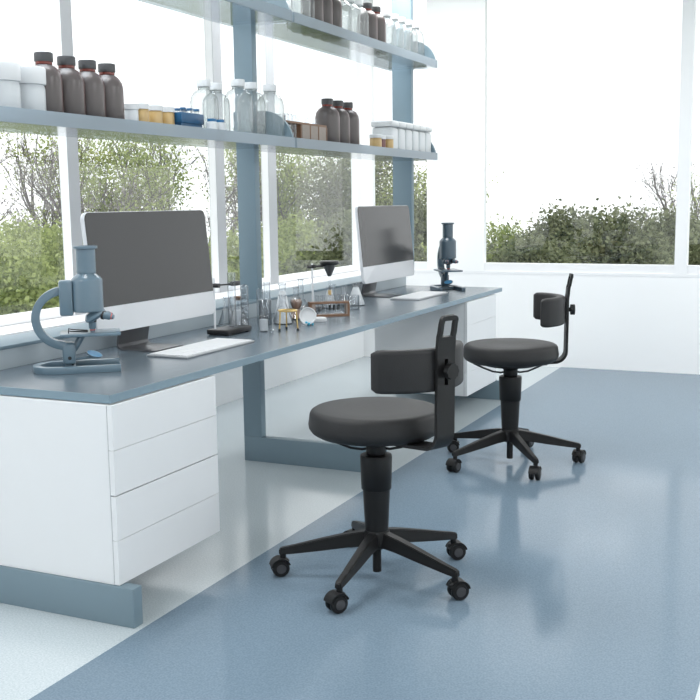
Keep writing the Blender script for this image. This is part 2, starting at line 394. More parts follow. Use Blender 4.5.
# ------------------------------------------------------------------ bench, frames, cabinets
XF, XB, BH, BT = -2.127, -2.862, .783, .028
for y0, y1, lb in [(2.71, 4.974, 'blue grey worktop slab of the near half, carrying the larger microscope'), (4.976, 7.18, 'blue grey worktop slab of the far half, carrying the slate microscope')]:
    o = thing('worktop', lb, 'worktop', (0, y0, BH-BT)); L = y1-y0
    MB().box(XB, XF-.002, .002, L-.002 if y1 > 7 else L, .0, BT).build('slab', m_bench, o, 0)
    e = MB().box(XF-.002, XF, 0, L, 0, BT, .0008)
    e.box(XB, XF-.002, 0, .002, 0, BT) if y0 < 3 else e.box(XB, XF-.002, L-.002, L, 0, BT)
    e.build('edge_band', m_edge, o, 0)
up = thing('upstand', 'long pale upstand with blue ledge along the back of the bench', 'upstand', (XB-.01, 2.5, 0))
MB().box(-.012, .008, .0, 4.68, .755, .858).build('face_panel', m_up, up, 0)
MB().box(-.215, .012, .0, 4.68, .858, .872, .002).build('ledge', m_steel, up)
frames = [(2.689, 'blue grey steel floor frame under the near end cabinet', .11), (4.822, 'blue grey steel U frame standing free between the two cabinets', .11), (7.01, 'blue grey steel floor frame under the far end cabinet', .11)]
for y, lb, wd in frames:
    o = thing('bench_frame', lb, 'bench frame', (0, y, 0))
    MB().box(-2.885, -2.054, 0, .05, 0, .136, .002).build('floor_bar', m_steel, o)
    MB().box(-2.885, -2.885+wd, 0.0, .05, .136, BH-BT-.001, .002).build('upright', m_steel, o)
cab = thing('drawer_cabinet', 'white drawer cabinet under the near end of the bench', 'cabinet', (-2.115, 2.70, .137))
MB().box(-.652, -.022, 0, .634, 0, .615, .001).build('body', m_cab, cab, 0)
hs = [0, .154, .308, .462, .615]
for i in range(4):
    d = MB().box(-.020, 0, .0, .634, hs[i]+(.002 if i == 2 else .0007), hs[i+1]-(.002 if i == 1 else .0007), .0008).build('drawer', m_cab, cab, 0)
MB().box(-.0225, -.016, .002, .632, .002, .613).build('gap_backing', m_gap, cab, 0)
copy_tree(cab, (-2.115, 6.36, .137), 0, 'white drawer cabinet under the far end of the bench')

# ------------------------------------------------------------------ shelves and posts
SXF, SXB = -2.663, -3.033
for y, wd, lb in [(2.80, .113, 'blue grey shelf post beyond the left picture edge'), (5.015, .113, 'blue grey shelf post right of the clear bottles'), (7.262, .15, 'blue grey shelf post behind the far monitor')]:
    o = MB().box(-3.0, -3.0+wd, y, y+.052, .872, 3.345, .002).build('shelf_post', m_steel); tag(o, lb, 'post')
def plate(y):
    R = .19; P = [(SXB, 0)]+[(SXF-R+R*sin(a), R*cos(a)) for a in [pi/2*i/14 for i in range(14, -1, -1)]]+[(SXB, R)]
    return P
for zb, zt, lb, la in [(1.6965, 1.7497, 'lower glass shelf', 'carrying jars, boxes and bottles'), (2.355, 2.410, 'upper glass shelf', 'carrying the tall bottle row at the top')]:
    for a, b_, seg in [(2.4, 5.07, 'near'), (5.092, 7.312, 'far')]:
        o = thing('glass_shelf', '%s, %s half, %s' % (lb, seg, la if seg == 'far' or zb > 2 else 'carrying brown bottles and the blue box'), 'shelf', (0, a, zb))
        MB().box(SXB, SXF-.0125, 0, b_-a, 0, .014).build('panel', m_shelf, o, 0)
        MB().box(SXF-.012, SXF, 0, b_-a, 0, zt-zb).build('front_edge', m_sedge, o, 0)
        pl = plate(0)
        for yy in ((b_-a-.001,) if seg == 'far' else (b_-a+.001,)):
            P = [(x, z+.0145) for x, z in pl]
            MB().prism([(x-.0125, z) for x, z in P], yy, yy+.018, 'Y').build('end_plate', m_steel, o, 0)

# ------------------------------------------------------------------ shelf things
IX = -2.808
def bottle_prof(r, h, hc, rc, flat=.62):
    sh = h-hc-.012
    return [(0, 0), (r*.92, 0), (r, r*.1), (r, sh-r*.85), (r*.93, sh-r*.5), (r*.72, sh-r*.18), (rc*.9, sh), (rc*.86, sh+.004), (rc*.86, h-hc+.002), (0, h-hc+.002)]
def make_bottle(name, r, h, mb, mc, neck=None, hc=.034, rc=None, flat=1.0):
    rc = rc or r*.42; o = thing(name, 'x', 'bottle')
    b = MB().lathe(bottle_prof(r, h, hc, rc), 36, sy=1.0, sx=flat).build('body', mb, o)
    MB().lathe([(rc*.9, h-hc-.012), (rc*.96, h-hc-.010), (rc*.96, h-hc-.001), (rc*.8, h-hc)], 24).build('neck_ring', neck or mb, o)
    MB().lathe([(0, h-hc), (rc*1.04, h-hc), (rc*1.06, h-hc+.003), (rc*1.06, h-.003), (rc*1.0, h), (0, h)], 28).build('cap', mc, o)
    return o
def series(proto, items, z, cat=None):
    for i, (y, lb, *ex) in enumerate(items):
        o = proto if i == 0 else copy_tree(proto)
        o.location = (IX+(ex[0] if ex else 0), y, z); o['label'] = lb
        if cat: o['category'] = cat
        if len(ex) > 1: o['group'] = ex[1]
LZ, UZ = 1.7112, 2.3697
k = 1.04
am = make_bottle('brown_bottle', .066, .277, m_amber, m_cap_dark, m_redneck, rc=.034)
G1 = 'brown bottles on the near half of the lower shelf'
series(am, [(3.147*k-.005, 'dark brown bottle on the lower shelf, right next to the white jars', 0, G1), (3.27*k, 'second dark brown bottle from the white jars on the lower shelf', 0, G1),
            (3.394*k, 'third dark brown bottle from the white jars on the lower shelf', 0, G1), (3.513*k+.003, 'dark brown bottle next to the small golden jars', 0, G1)], LZ)
am2 = make_bottle('brown_bottle', .075, .308, m_amber, m_cap_dark, m_redneck, rc=.034)
G2 = 'brown bottles beside the wooden rack'
series(am2, [(5.55*k, 'dark brown bottle on the lower shelf touching the wooden tube rack', 0, G2), (5.69*k, 'middle one of three dark brown bottles right of the wooden rack', 0, G2), (5.825*k, 'dark brown bottle farthest right on the lower shelf', 0, G2)], LZ)
cl = make_bottle('clear_bottle', .068, .286, m_clear, m_cap_white, rc=.032)
G3 = 'clear bottles on the lower shelf'
series(cl, [(4.235*k, 'clear glass bottle with white cap right of the blue box', 0, G3), (4.385*k, 'second clear bottle from the blue box, partly hidden', -.03, G3)], LZ)
cl2 = make_bottle('clear_bottle', .075, .318, m_clear, m_cap_white, rc=.034)
series(cl2, [(4.545*k, 'tallest clear bottle in the middle of the lower shelf group', .0, G3), (4.69*k, 'clear bottle in front of the blue shelf post', -.01, G3), (4.835*k, 'clear bottle left of the quarter round end plate', .02, G3)], LZ)
# white screw jars
wj = thing('white_jar', 'x', 'jar')
MB().lathe([(0, 0), (.058, 0), (.062, .006), (.062, .13), (.058, .145), (0, .145)], 36).build('body', m_wplast, wj)
MB().lathe([(0, .15), (.058, .15), (.060, .145), (.066, .147), (.067, .155), (.067, .205), (.062, .212), (0, .212)], 40).build('lid', m_cap_white, wj)
series(wj, [(2.93*k-.01, 'white screw lid jar on the lower shelf at the left picture edge'), (3.052*k-.0, 'white screw lid jar touching the first brown bottle')], LZ)
# small jars
def small_jar(m, r=.028, h=.125):
    o = thing('small_jar', 'x', 'jar')
    MB().lathe([(0, 0), (r*.95, 0), (r, .004), (r, h-.03), (r*.9, h-.022), (0, h-.022)], 24).build('body', m, o)
    MB().lathe([(0, h-.024), (r*1.06, h-.024), (r*1.06, h-.002), (r, h), (0, h)], 24).build('lid', m_cap_white, o); return o
gj = small_jar(m_amberliq, .036, .132)
G4 = 'small golden jars left of the blue box'
series(gj, [(3.735*k, 'small golden jar with white lid, farthest from the blue box', .0, G4), (3.835*k, 'middle small golden jar between brown bottle and blue box', .0, G4), (3.925*k, 'small golden jar touching the blue box', .0, G4)], LZ)
wj2 = small_jar(m_wplast, .033, .125); series(wj2, [(3.665*k, 'small white jar between the last brown bottle and the golden jars')], LZ)
gj2 = small_jar(m_amberliq, .040, .126)
series(gj2, [(6.12*k, 'small golden jar left of the white canisters, nearer one', .06), (6.29*k, 'small golden jar touching the white canisters', .07)], LZ)
rj = small_jar(m_redliq, .036, .122); series(rj, [(6.205*k, 'small dark red jar between two golden jars', .055)], LZ)
# blue box
bb = thing('rack_box', 'deep blue plastic box holding blue capped vials on the lower shelf', 'box', (IX, 4.20, LZ))
MB().box(-.06, .06, -.09, .09, 0, .104, .003).build('box_body', m_bluebox, bb)
MB().box(-.065, .067, -.096, .096, .062, .11, .004).build('box_rim', m_bluebox, bb)
for i in range(6):
    v = thing('vial', 'small clear vial with blue cap standing in the blue box', 'vial', (IX+(.04 if i % 2 else -.01), 4.20-.07+.028*i, LZ+.1105), group='vials in the blue box')
    MB().lathe([(0, 0), (.013, 0), (.013, .014), (0, .014)], 14).build('body', m_clear, v)
    MB().lathe([(0, .014), (.015, .014), (.015, .024), (0, .024)], 14).build('cap', m_bluecap, v)
# two small vials in front of the clear bottle
for y, lb in [(4.29, 'small clear vial with blue cap standing before the first clear bottle, left one'), (4.36, 'small clear vial with blue cap standing before the clear bottles, right one')]:
    v = thing('vial', lb, 'vial', (-2.695, y, LZ))
    MB().lathe([(0, 0), (.027, 0), (.028, .004), (.028, .07), (.02, .075), (0, .075)], 18).build('body', m_wplast, v)
    MB().lathe([(0, .0755), (.022, .0755), (.022, .088), (0, .088)], 18).build('cap', m_bluecap, v)
# wooden tube rack on the shelf
rk = thing('tube_rack', 'wooden rack with taupe blocks on the lower shelf', 'rack', (IX+.02, 5.155, LZ))
MB().box(-.05, .05, -.04, .46, 0, .012).box(-.05, .05, -.04, .46, .125, .137).box(-.05, .05, .13, .14, .0125, .1245).build('frame', m_wood, rk, 0)
for i in range(3):
    MB().box(-.045, .052, .145+.105*i, .238+.105*i, .0125, .1245).build('block', m_taupe, rk, 0)
    MB().box(-.05, .054, .239+.105*i, .249+.105*i, .0125, .1245).build('divider', m_wood, rk, 0)
tt = thing('test_tube', 'x', 'test tube')
MB().lathe([(0, .0), (.008, .003), (.012, .012), (.012, .14), (.016, .142), (.012, .1425), (.009, .14), (.009, .012), (0, .01)], 18).build('tube', m_lab, tt)
G5 = 'test tubes in the shelf rack'
for i, (dx, dy) in enumerate([(.03, -.01), (.03, .04), (.03, .09), (-.02, .0), (-.02, .06), (.0, .2), (.0, .3), (.0, .4)]):
    o = tt if i == 0 else copy_tree(tt)
    o.location = (IX+.02+dx, 5.155+dy, LZ+(.0125 if i < 5 else .0125)); o.scale = (1, 1, 1.15)
    o['label'] = 'clear test tube standing in the wooden rack on the lower shelf'; o['group'] = G5
# white canisters
cn = thing('white_canister', 'x', 'canister')
MB().box(-.075, .075, -.058, .058, 0, .185, .018, seg=3).build('body', m_wplast, cn)
MB().box(-.08, .08, -.063, .063, .187, .228, .012, seg=3).build('lid', m_cap_white, cn)
G6 = 'white canisters at the far end of the lower shelf'
names6 = ['white lidded canister, first of the row beside the golden jars', 'second white canister from the golden jars', 'third white canister from the golden jars', 'fourth white canister from the golden jars', 'fifth white canister from the golden jars', 'white canister at the far end, next to the quarter round plate']
ys6 = [6.42, 6.575, 6.725, 6.875, 7.02, 7.165]
ys6 = [6.60, 6.732, 6.862, 6.992, 7.12, 7.245]
for i, y in enumerate(ys6):
    o = cn if i == 0 else copy_tree(cn); o.location = (-2.78, y, LZ); o['label'] = names6[i]; o['group'] = G6
# upper shelf bottles
ub = make_bottle('clear_bottle', .068, .30, m_clear, m_cap_white, rc=.031)
ua = make_bottle('brown_bottle', .066, .302, m_amber, m_cap_dark, m_redneck, rc=.031)
G7 = 'clear bottles on the upper shelf'; G8 = 'brown bottles on the upper shelf'
series(ub, [(5.155*k, 'clear bottle on the upper shelf right beside the quarter round plate', .03, G7), (5.262*k, 'clear bottle on the upper shelf just left of three brown ones', 0, G7),
            (5.75*k, 'clear bottle on the upper shelf just right of three brown ones', 0, G7), (5.875*k, 'middle clear bottle between the brown groups on the upper shelf', 0, G7), (6.0*k, 'clear bottle just left of the pair of brown bottles on top', 0, G7),
            (6.445*k, 'white capped clear bottle just right of the brown pair on top', 0, G7), (6.575*k, 'second clear bottle right of the brown pair on the upper shelf', 0, G7), (6.70*k, 'third clear bottle right of the brown pair on the upper shelf', 0, G7),
            (6.83*k, 'last but one bottle on the upper shelf', 0, G7), (6.96*k, 'last clear bottle at the far end of the upper shelf', 0, G7)], UZ)
series(ua, [(5.375*k, 'leftmost brown bottle on the upper shelf', 0, G8), (5.495*k, 'second brown bottle on the upper shelf', 0, G8), (5.62*k, 'third brown bottle on the upper shelf', 0, G8),
            (6.14*k, 'left brown bottle of the pair on the upper shelf', 0, G8), (6.275*k, 'right brown bottle of the pair on the upper shelf', 0, G8)], UZ)

# ------------------------------------------------------------------ monitors and keyboards
def rrect(w_, h, r, n=6, x0=0, y0=0):
    P = []
    for cx, cy, a0 in [(w_-r, r, -pi/2), (w_-r, h-r, 0), (r, h-r, pi/2), (r, r, pi)]:
        P += [(x0+cx+r*cos(a0+pi/2*i/n), y0+cy+r*sin(a0+pi/2*i/n)) for i in range(n+1)]
    return P
mon = thing('computer_monitor', 'large monitor with dark screen behind the larger microscope', 'monitor', (-2.597, 3.255, BH))
W, H = .86, .482
TM = Matrix.Translation((0, 0, .112)) @ Matrix.Rotation(-.095, 4, 'Y')
MB().prism(rrect(W, H, .03), -.02, 0, 'X', .003, T=TM).build('housing', m_alu, mon)
t = rrect(W-.004, H-.108, .028, x0=.002, y0=.106)
t = [(a, max(b_, .106)) for a, b_ in t]
P = [(.002, .106), (W-.002, .106)]+[(a, b_) for a, b_ in rrect(W-.004, H-.108, .028, x0=.002, y0=.106) if b_ > .106+.05]
MB().prism(P, .0002, .0022, 'X', T=TM).build('screen', m_screen, mon, 0)
MB().lathe([(0, -.03), (.1, -.045), (.24, -.0), (.0, .0)], 32, T=TM @ Matrix.Translation((-.02, W/2, H/2)) @ Matrix.Rotation(pi/2, 4, 'Y')).build('back_shell', m_alu, mon)
path = [(.02, .003), (-.155, .003), (-.17, .008), (-.178, .022), (-.15, .15), (-.09, .28)]
foot = MB()
poly = [(x, z+.003) for x, z in path]+[(x+ (.008 if z > .01 else 0), z-.003+ (0.003 if z > .01 else 0)) for x, z in reversed(path)]
poly = [(.02, 0), (.02, .006), (-.15, .006), (-.162, .012), (-.168, .024), (-.142, .15), (-.085, .28), (-.094, .283), (-.152, .15), (-.178, .024), (-.172, .006), (-.155, 0)]
foot.prism(poly, W/2-.09, W/2+.125, 'Y', .001).build('stand', m_foot, mon)
kb = thing('keyboard', 'x', 'keyboard', (-2.44, 3.755, BH))
MB().box(-.10, .10, -.272, .272, 0, .008, .003).build('base', m_kb, kb)
kk = MB()
for r_ in range(6):
    if r_ == 0: cols_ = [(-.262+.047*i, -.262+.047*(i+1)) for i in range(3)]+[(-.121, .12)]+[(.12+.0475*i, .12+.0475*(i+1)) for i in range(3)]
    else: cols_ = [(-.262+.0374*i, -.262+.0374*(i+1)) for i in range(14)]
    for a, b_ in cols_: kk.box(.09-.0305*(r_+1)+.003, .09-.0305*r_, a+.0015, b_-.0015, .008, .0115)
kk.build('keys', m_key, kb, 0)
kb['label'] = 'flat white keyboard in front of the near monitor'
copy_tree(mon, (-2.62, 5.875, BH), 0, 'large monitor with lighter grey screen at the far end of the bench')
copy_tree(kb, (-2.44, 6.36, BH), 0, 'flat white keyboard in front of the far monitor')

# ------------------------------------------------------------------ microscopes
def make_scope(label, loc, rz, ms, s=1.0):
    o = thing('microscope', label, 'microscope', loc, rz); o.scale = (s, s, s)
    # horseshoe base
    ro, ri, yc = .096, .068, 0
    P = [(.185, -ro)]+[(.185, -ri)]+[(-.04+ri*cos(a), ri*sin(a)) for a in [(-pi/2-pi*i/16) for i in range(17)]]+[(.185, ri), (.185, ro)]+[(-.04+ro*cos(a), ro*sin(a)) for a in [(pi/2+pi*i/16) for i in range(17)]]
    MB().prism(P, 0, .026, 'Z', .002).box(-.02, .02, -.06, .06, .004, .022).build('base', ms, o)
    b = MB().box(-.026, .022, -.026, .026, .024, .108, .012, seg=3); b.build('pillar', ms, o)
    b = MB().lathe([(0, -.027), (.007, -.027), (.007, .027), (0, .027)], 14, T=Matrix.Translation((0, 0, .05)) @ Matrix.Rotation(pi/2, 4, 'X')).lathe([(0, -.026), (.005, -.026), (.005, .026), (0, .026)], 14, T=Matrix.Translation((.01, 0, .022)) @ Matrix.Rotation(pi/2, 4, 'X')); b.build('pivot_screw', m_blackmet, o)
    # curved arm
    A = [radians(q) for q in range(98, 268, 7)]; cx, cz = -.004, .2
    P = [(cx+.128*cos(a), cz+.120*sin(a)) for a in A]+[(cx+.098*cos(a), cz+.090*sin(a)) for a in reversed(A)]
    MB().prism(P, -.022, .022, 'Y', .002).build('arm', ms, o)
    MB().box(-.028, .022, -.034, .034, .21, .342, .008).build('arm_block', ms, o)
    MB().lathe([(0, .222), (.054, .222), (.058, .226), (.058, .338), (.057, .343), (.05, .352), (.038, .362), (.034, .368), (0, .368)], 40, (.075, 0, 0)).build('body_tube', ms, o)
    MB().lathe([(0, .368), (.036, .368), (.036, .456), (.045, .459), (.045, .468), (.03, .469), (.028, .45), (0, .45)], 36, (.075, 0, 0)).build('eyepiece_tube', ms, o)
    T1 = Matrix.Translation((.10, 0, .205)) @ Matrix.Rotation(radians(-32), 4, 'Y')
    ns = MB().lathe([(0, -.014), (.028, -.014), (.042, -.004), (.042, .006), (.03, .02), (0, .024)], 30, T=T1).build('nosepiece', ms, o)
    for sgn, (px_, py_, pz_), tilt, az in [(0, (.088, 0, .19), pi, 0), (1, (.125, -.018, .208), radians(100), -.35), (2, (.125, .02, .208), radians(100), .6)]:
        TT = Matrix.Translation((px_, py_, pz_)) @ Matrix.Rotation(az, 4, 'Z') @ Matrix.Rotation(tilt, 4, 'Y')
        ob = MB().lathe([(0, 0), (.014, 0), (.014, .03), (.010, .036), (.009, .046), (0, .046)], 20, T=TT).build('objective', ms, o)
        MB().lathe([(.0142, .0), (.0165, .0), (.0165, .009), (.0142, .009)], 20, T=TT).build('ring', m_blackmet, ob)
        MB().lathe([(.0095, .037), (.0105, .037), (.0105, .040), (.0095, .040)], 20, T=TT).build('colour_ring', m_ring, ob)
    MB().box(-.03, .19, -.075, .075, .134, .145, .002).build('stage', ms, o)
    for y_ in (-.035, .035):
        MB().tube([(.0, y_, .145), (.0, y_, .155), (.01, y_*.9, .152), (.07, y_*.5, .148)], .0025, 6).build('stage_clip', m_blackmet, o)
    MB().tube([(.05, 0, .134), (.02, 0, .085), (.0, 0, .06)], .013, 10).build('bracket', ms, o)
    MB().tube([(.01, 0, .04), (.05, 0, .045), (.09, 0, .05)], .005, 8).build('mirror_arm', ms, o)
    TT = Matrix.Translation((.09, 0, .056)) @ Matrix.Rotation(radians(18), 4, 'Y') @ Matrix.Rotation(radians(14), 4, 'X')
    mr = MB().lathe([(0, -.004), (.028, -.004), (.031, 0), (.031, .004), (.028, .004)], 28, T=TT).build('mirror_rim', ms, o)
    MB().lathe([(0, .003), (.028, .003), (.028, .0045), (0, .0045)], 28, T=TT).build('mirror', m_mirror, mr)
    return o
make_scope('blue grey upright microscope beside the near monitor, side view', (-2.60, 3.085, BH), radians(39), m_scope)
make_scope('dark slate microscope beside the far keyboard at the bench end', (-2.463, 6.91, BH), radians(-55), m_scoped, 1.0)

# ------------------------------------------------------------------ lab ware on the bench
def ware_lathe(o, name, prof, th=.002, m=m_lab, n=28):
    """open vessel with a wall of real thickness"""
    inner = [(max(r-th, .0005), z+(th if i == 0 else 0)) for i, (r, z) in enumerate(prof)][::-1]
    return MB().lathe([(0, prof[0][1])]+prof+inner+[(0, prof[0][1]+th)], n).build(name, m, o)
def erlen(label, loc, r, h, fill=.0, mf=m_whiteliq, group=None, stopper=None):
    o = thing('conical_flask', label, 'flask', loc, group=group); rn = r*.34
    ware_lathe(o, 'flask_body', [(r*.93, 0), (r, .004), (r*.98, .012), (rn, h*.72), (rn, h*.95), (rn*1.3, h*.97), (rn*1.3, h)])
    if fill:
        rf = r*.93+(rn-r*.93)*min(1, fill/.72)
        MB().lathe([(0, .004), (r*.92, .005), (r*.93, .012), (rf*.94, fill*h), (0, fill*h)], 26).build('content', mf, o)
    if stopper: MB().lathe([(0, h*.92), (rn*.8, h*.92), (rn*1.1, h*1.04), (0, h*1.04)], 18).build('stopper', stopper, o)
    return o
def beaker(label, loc, r, h, fill=0, mf=m_whiteliq, name='beaker', cat='beaker'):
    o = thing(name, label, cat, loc)
    ware_lathe(o, 'glass_body', [(r*.94, 0), (r, .004), (r, h-.004), (r*1.08, h)])
    if fill: MB().lathe([(0, .004), (r*.9, .004), (r*.93, .008), (r*.93, fill*h), (0, fill*h)], 26).build('content', mf, o)
    return o
def stand(label, loc, h, rz=0, rod=(0, 0)):
    o = thing('retort_stand', label, 'retort stand', loc, rz)
    MB().box(-.06, .06, -.115, .105, .004, .028, .004).box(-.055, -.035, -.1, -.08, 0, .006).box(.035, .055, -.1, -.08, 0, .006).box(-.055, -.035, .08, .1, 0, .006).box(.035, .055, .08, .1, 0, .006).build('base', m_blackmet, o)
    MB().tube([(rod[0], rod[1], .028), (rod[0], rod[1], h)], .0055, 12).build('rod', m_alu, o)
    return o
# near retort stand with clamped tube and coil condenser
st = stand('retort stand with black base right of the near keyboard', (-2.62, 4.275, BH), .27, radians(0), (-.03, -.085))
MB().tube([(-.045, -.085, .235), (.0, -.085, .235)], .011, 10).tube([(-.03, -.085, .235), (.0, .0, .235)], .004, 8).tube([(.0, .0, .235), (.0, .085, .235)], .006, 8).box(-.012, .012, .03, .09, .224, .246, .004).build('clamp', m_blackmet, st)
tb = thing('glass_tube', 'tall clear glass cylinder clamped on the near retort stand', 'glass tube', (-2.62, 4.30, BH+.0282))
ware_lathe(tb, 'cylinder', [(.012, 0), (.02, .004), (.02, .25), (.021, .262)])
co = thing('coil_condenser', 'coiled glass condenser beside the tall glass cylinder', 'condenser', (-2.60, 4.385, BH+.001))
MB().tube([(.012*cos(a*.7), .012*sin(a*.7), .05+.155*a/60) for a in range(61)], .0035, 6).build('coil', m_lab, co)
ware_lathe(co, 'jacket', [(.008, 0), (.02, .02), (.02, .215), (.008, .225)])
erlen('conical flask with brown stopper just right of the near retort stand', (-2.67, 4.44, BH), .055, .155, .6, stopper=m_wood)
erlen('empty conical flask behind the coil condenser', (-2.77, 4.50, BH), .05, .15)
beaker('tall narrow clear beaker near the foot of the shelf post', (-2.62, 4.62, BH), .034, .13)
beaker('thin measuring cylinder behind the tall beaker', (-2.70, 4.71, BH), .018, .175, name='measuring_cylinder', cat='cylinder')
beaker('small beaker of white liquid before the tall beaker', (-2.49, 4.375, BH), .022, .075, .8)
sm = thing('glass_vial', 'tiny clear vial lying beside the brass tripod', 'vial', (-2.44, 4.365, BH+.0105)); MB().lathe([(0, 0), (.010, 0), (.010, .03), (.006, .034), (.006, .042), (0, .042)], 16, T=Matrix.Rotation(pi/2, 4, 'X') @ Matrix.Rotation(.5, 4, 'Y')).build('body', m_lab, sm)
# brass tripod
tp = thing('brass_tripod', 'small brass tripod with black feet before the conical flasks', 'tripod', (-2.40, 4.455, BH))
ring = [(.045*cos(a), .045*sin(a), .098) for a in [2*pi*i/20 for i in range(20)]]
MB().tube(ring, .004, 8, closed=True).build('ring', m_brass, tp)
for a in (-2.0, .1, 2.2):
    lg = MB().tube([(.045*cos(a), .045*sin(a), .098), (.052*cos(a), .052*sin(a), .006)], .0038, 8).build('leg', m_brass, tp)
    MB().lathe([(0, 0), (.006, 0), (.006, .012), (0, .012)], 12, (.052*cos(a), .052*sin(a), 0)).build('foot', m_blackmet, lg)
erlen('conical flask with white liquid directly behind the brass tripod', (-2.56, 4.70, BH), .05, .15, .55)
erlen('tall conical flask beside the brown liquid flask', (-2.62, 4.81, BH), .052, .20, .8)
t2 = beaker('thin tall glass cylinder between the conical flasks', (-2.73, 4.84, BH), .018, .20, name='measuring_cylinder', cat='cylinder')
bf = thing('brown_flask', 'flask of brown liquid with a bulb above, left of the white dish', 'flask', (-2.60, 4.925, BH))
ware_lathe(bf, 'flask_body', [(.045, 0), (.05, .005), (.02, .055), (.028, .07), (.034, .09), (.03, .108), (.014, .125), (.014, .165), (.02, .17)])
MB().lathe([(0, .004), (.044, .005), (.046, .008), (.018, .055), (.026, .07), (.031, .09), (.027, .104), (0, .106)], 24).build('content', m_brownliq, bf)
rf = thing('round_flask', 'round bottomed flask with a long neck behind the white dish', 'flask', (-2.63, 5.04, BH))
ware_lathe(rf, 'flask_body', [(.025, 0), (.04, .012), (.05, .04), (.047, .065), (.03, .088), (.016, .1), (.014, .2), (.02, .205)])
# white dishes
wd = thing('white_dish', 'round white dish standing on its edge with cyan feet', 'dish', (-2.41, 4.69, BH))
TT = Matrix.Translation((0, 0, .047)) @ Matrix.Rotation(radians(-18), 4, 'Z') @ Matrix.Rotation(radians(-80), 4, 'X') @ Matrix.Rotation(radians(0), 4, 'Y')
TT = Matrix.Translation((0, 0, .046)) @ Matrix.Rotation(radians(-65), 4, 'Z') @ Matrix.Rotation(radians(80), 4, 'Y')
MB().lathe([(0, -.01), (.038, -.01), (.044, .0), (.044, .014), (.04, .014), (.036, .004), (.026, .002), (0, .002)], 32, T=TT).build('bowl', m_cap_white, wd)
MB().box(.0, .012, -.014, .0, .0, .012, .002).box(.014, .024, -.03, -.018, .006, .016, .002).box(.004, .014, -.04, -.03, .012, .022, .002).box(.016, .026, .004, .014, .0, .012, .002).build('cyan_feet', m_cyan, wd)
fd = thing('flat_dish', 'flat white petri dish lying before the wooden tube rack', 'dish', (-2.43, 4.86, BH))
MB().lathe([(0, 0), (.036, 0), (.038, .004), (.038, .018), (.035, .02), (0, .02)], 32).build('lid_and_base', m_cap_white, fd)
# wooden rack with test tubes on the bench
RX, RY, RA = -2.485, 5.13, radians(-32)
RX, RY, RA = -2.49, 5.10, radians(-52)
rk2 = thing('tube_rack', 'brown wooden test tube rack on the bench between the monitors', 'rack', (RX, RY, BH), RA)
rk2.rotation_euler = (0, 0, radians(-52)+pi/2)
L2 = .11
MB().box(-L2+.0105, -L2+.03, -.024, .024, .0105, .069).box(L2-.018, L2-.0105, -.024, .024, .0105, .069).build('end_block', m_taupe, rk2, 0)
MB().box(-L2, L2, -.028, .028, 0, .01).box(-L2, -L2+.01, -.028, .028, .0105, .078).box(L2-.01, L2, -.028, .028, .0105, .078).box(-L2, L2, -.028, -.024, .07, .08).box(-L2, L2, .024, .028, .07, .08).box(-L2, L2, -.024, .024, .076, .08).build('frame', m_wood, rk2, 0)
Mx = Matrix.Translation((RX, RY, BH)) @ Matrix.Rotation(rk2.rotation_euler.z, 4, 'Z')
G9 = 'test tubes in the bench rack'
tube_c = thing('test_tube', 'clear test tube standing in the brown rack on the bench', 'test tube', group=G9)
MB().lathe([(0, .0), (.006, .002), (.0095, .01), (.0095, .105), (.012, .107), (.0095, .1075), (.0075, .105), (.0075, .01), (0, .008)], 16).build('tube', m_lab, tube_c)
tube_d = thing('test_tube', 'test tube with black content in the brown rack on the bench', 'test tube', group='dark test tubes in the bench rack')
MB().lathe([(0, .0), (.006, .002), (.0095, .01), (.0095, .105), (.012, .107), (.0095, .1075), (.0075, .105), (.0075, .01), (0, .008)], 16).build('tube', m_lab, tube_d)
MB().lathe([(0, .022), (.0072, .022), (.0072, .052), (0, .052)], 14).build('content', m_blackmet, tube_d)
fc = fdk = True
for i in range(7):
    x = -L2+.045+.0235*i
    dark = i in (3, 4, 5)
    if dark: o = tube_d if fdk else copy_tree(tube_d); fdk = False
    else: o = tube_c if fc else copy_tree(tube_c); fc = False
    p = Mx @ Vector((x, 0, .0103)); o.location = p
# funnel stand
s2 = stand('retort stand holding the black funnel behind the brown rack', (-2.72, 5.28, BH), .275, radians(0), (.04, -.0))
MB().tube([(.03, 0, .258), (.055, 0, .258)], .011, 10).tube([(.04, 0, .258), (.075, .09, .258)], .006, 8).tube([(.028, -.03, .258), (.05, .02, .258)], .009, 8).build('clamp', m_blackmet, s2)
fu = thing('black_funnel', 'black funnel disc held over a thin glass stem with golden tip', 'funnel', (-2.63, 5.40, BH))
MB().lathe([(0, .262), (.052, .262), (.056, .268), (.056, .278), (.05, .284), (0, .284)], 32).build('rim_disc', m_blackmet, fu)
MB().lathe([(0, .262), (.034, .262), (.03, .24), (.014, .205), (.01, .195), (0, .195)], 26).build('cone', m_foot, fu)
MB().lathe([(0, .195), (.006, .195), (.006, .115), (0, .115)], 14).build('stem', m_lab, fu)
MB().lathe([(0, .115), (.010, .115), (.010, .085), (0, .085)], 14).build('golden_tip', m_amberliq, fu)
erlen('conical flask with white liquid behind the brown tube rack', (-2.68, 5.34+.16, BH), .042, .125, .85)
erlen('conical flask behind the golden funnel tip', (-2.66, 5.66, BH), .042, .12, .5)
beaker('clear beaker behind the right end of the brown rack', (-2.52, 5.47, BH), .042, .085)
beaker('thin measuring cylinder right behind the funnel', (-2.72, 5.62, BH), .02, .13, name='measuring_cylinder', cat='cylinder')
erlen('conical flask with white liquid just left of the far monitor', (-2.60, 5.70, BH), .055, .135, .8)

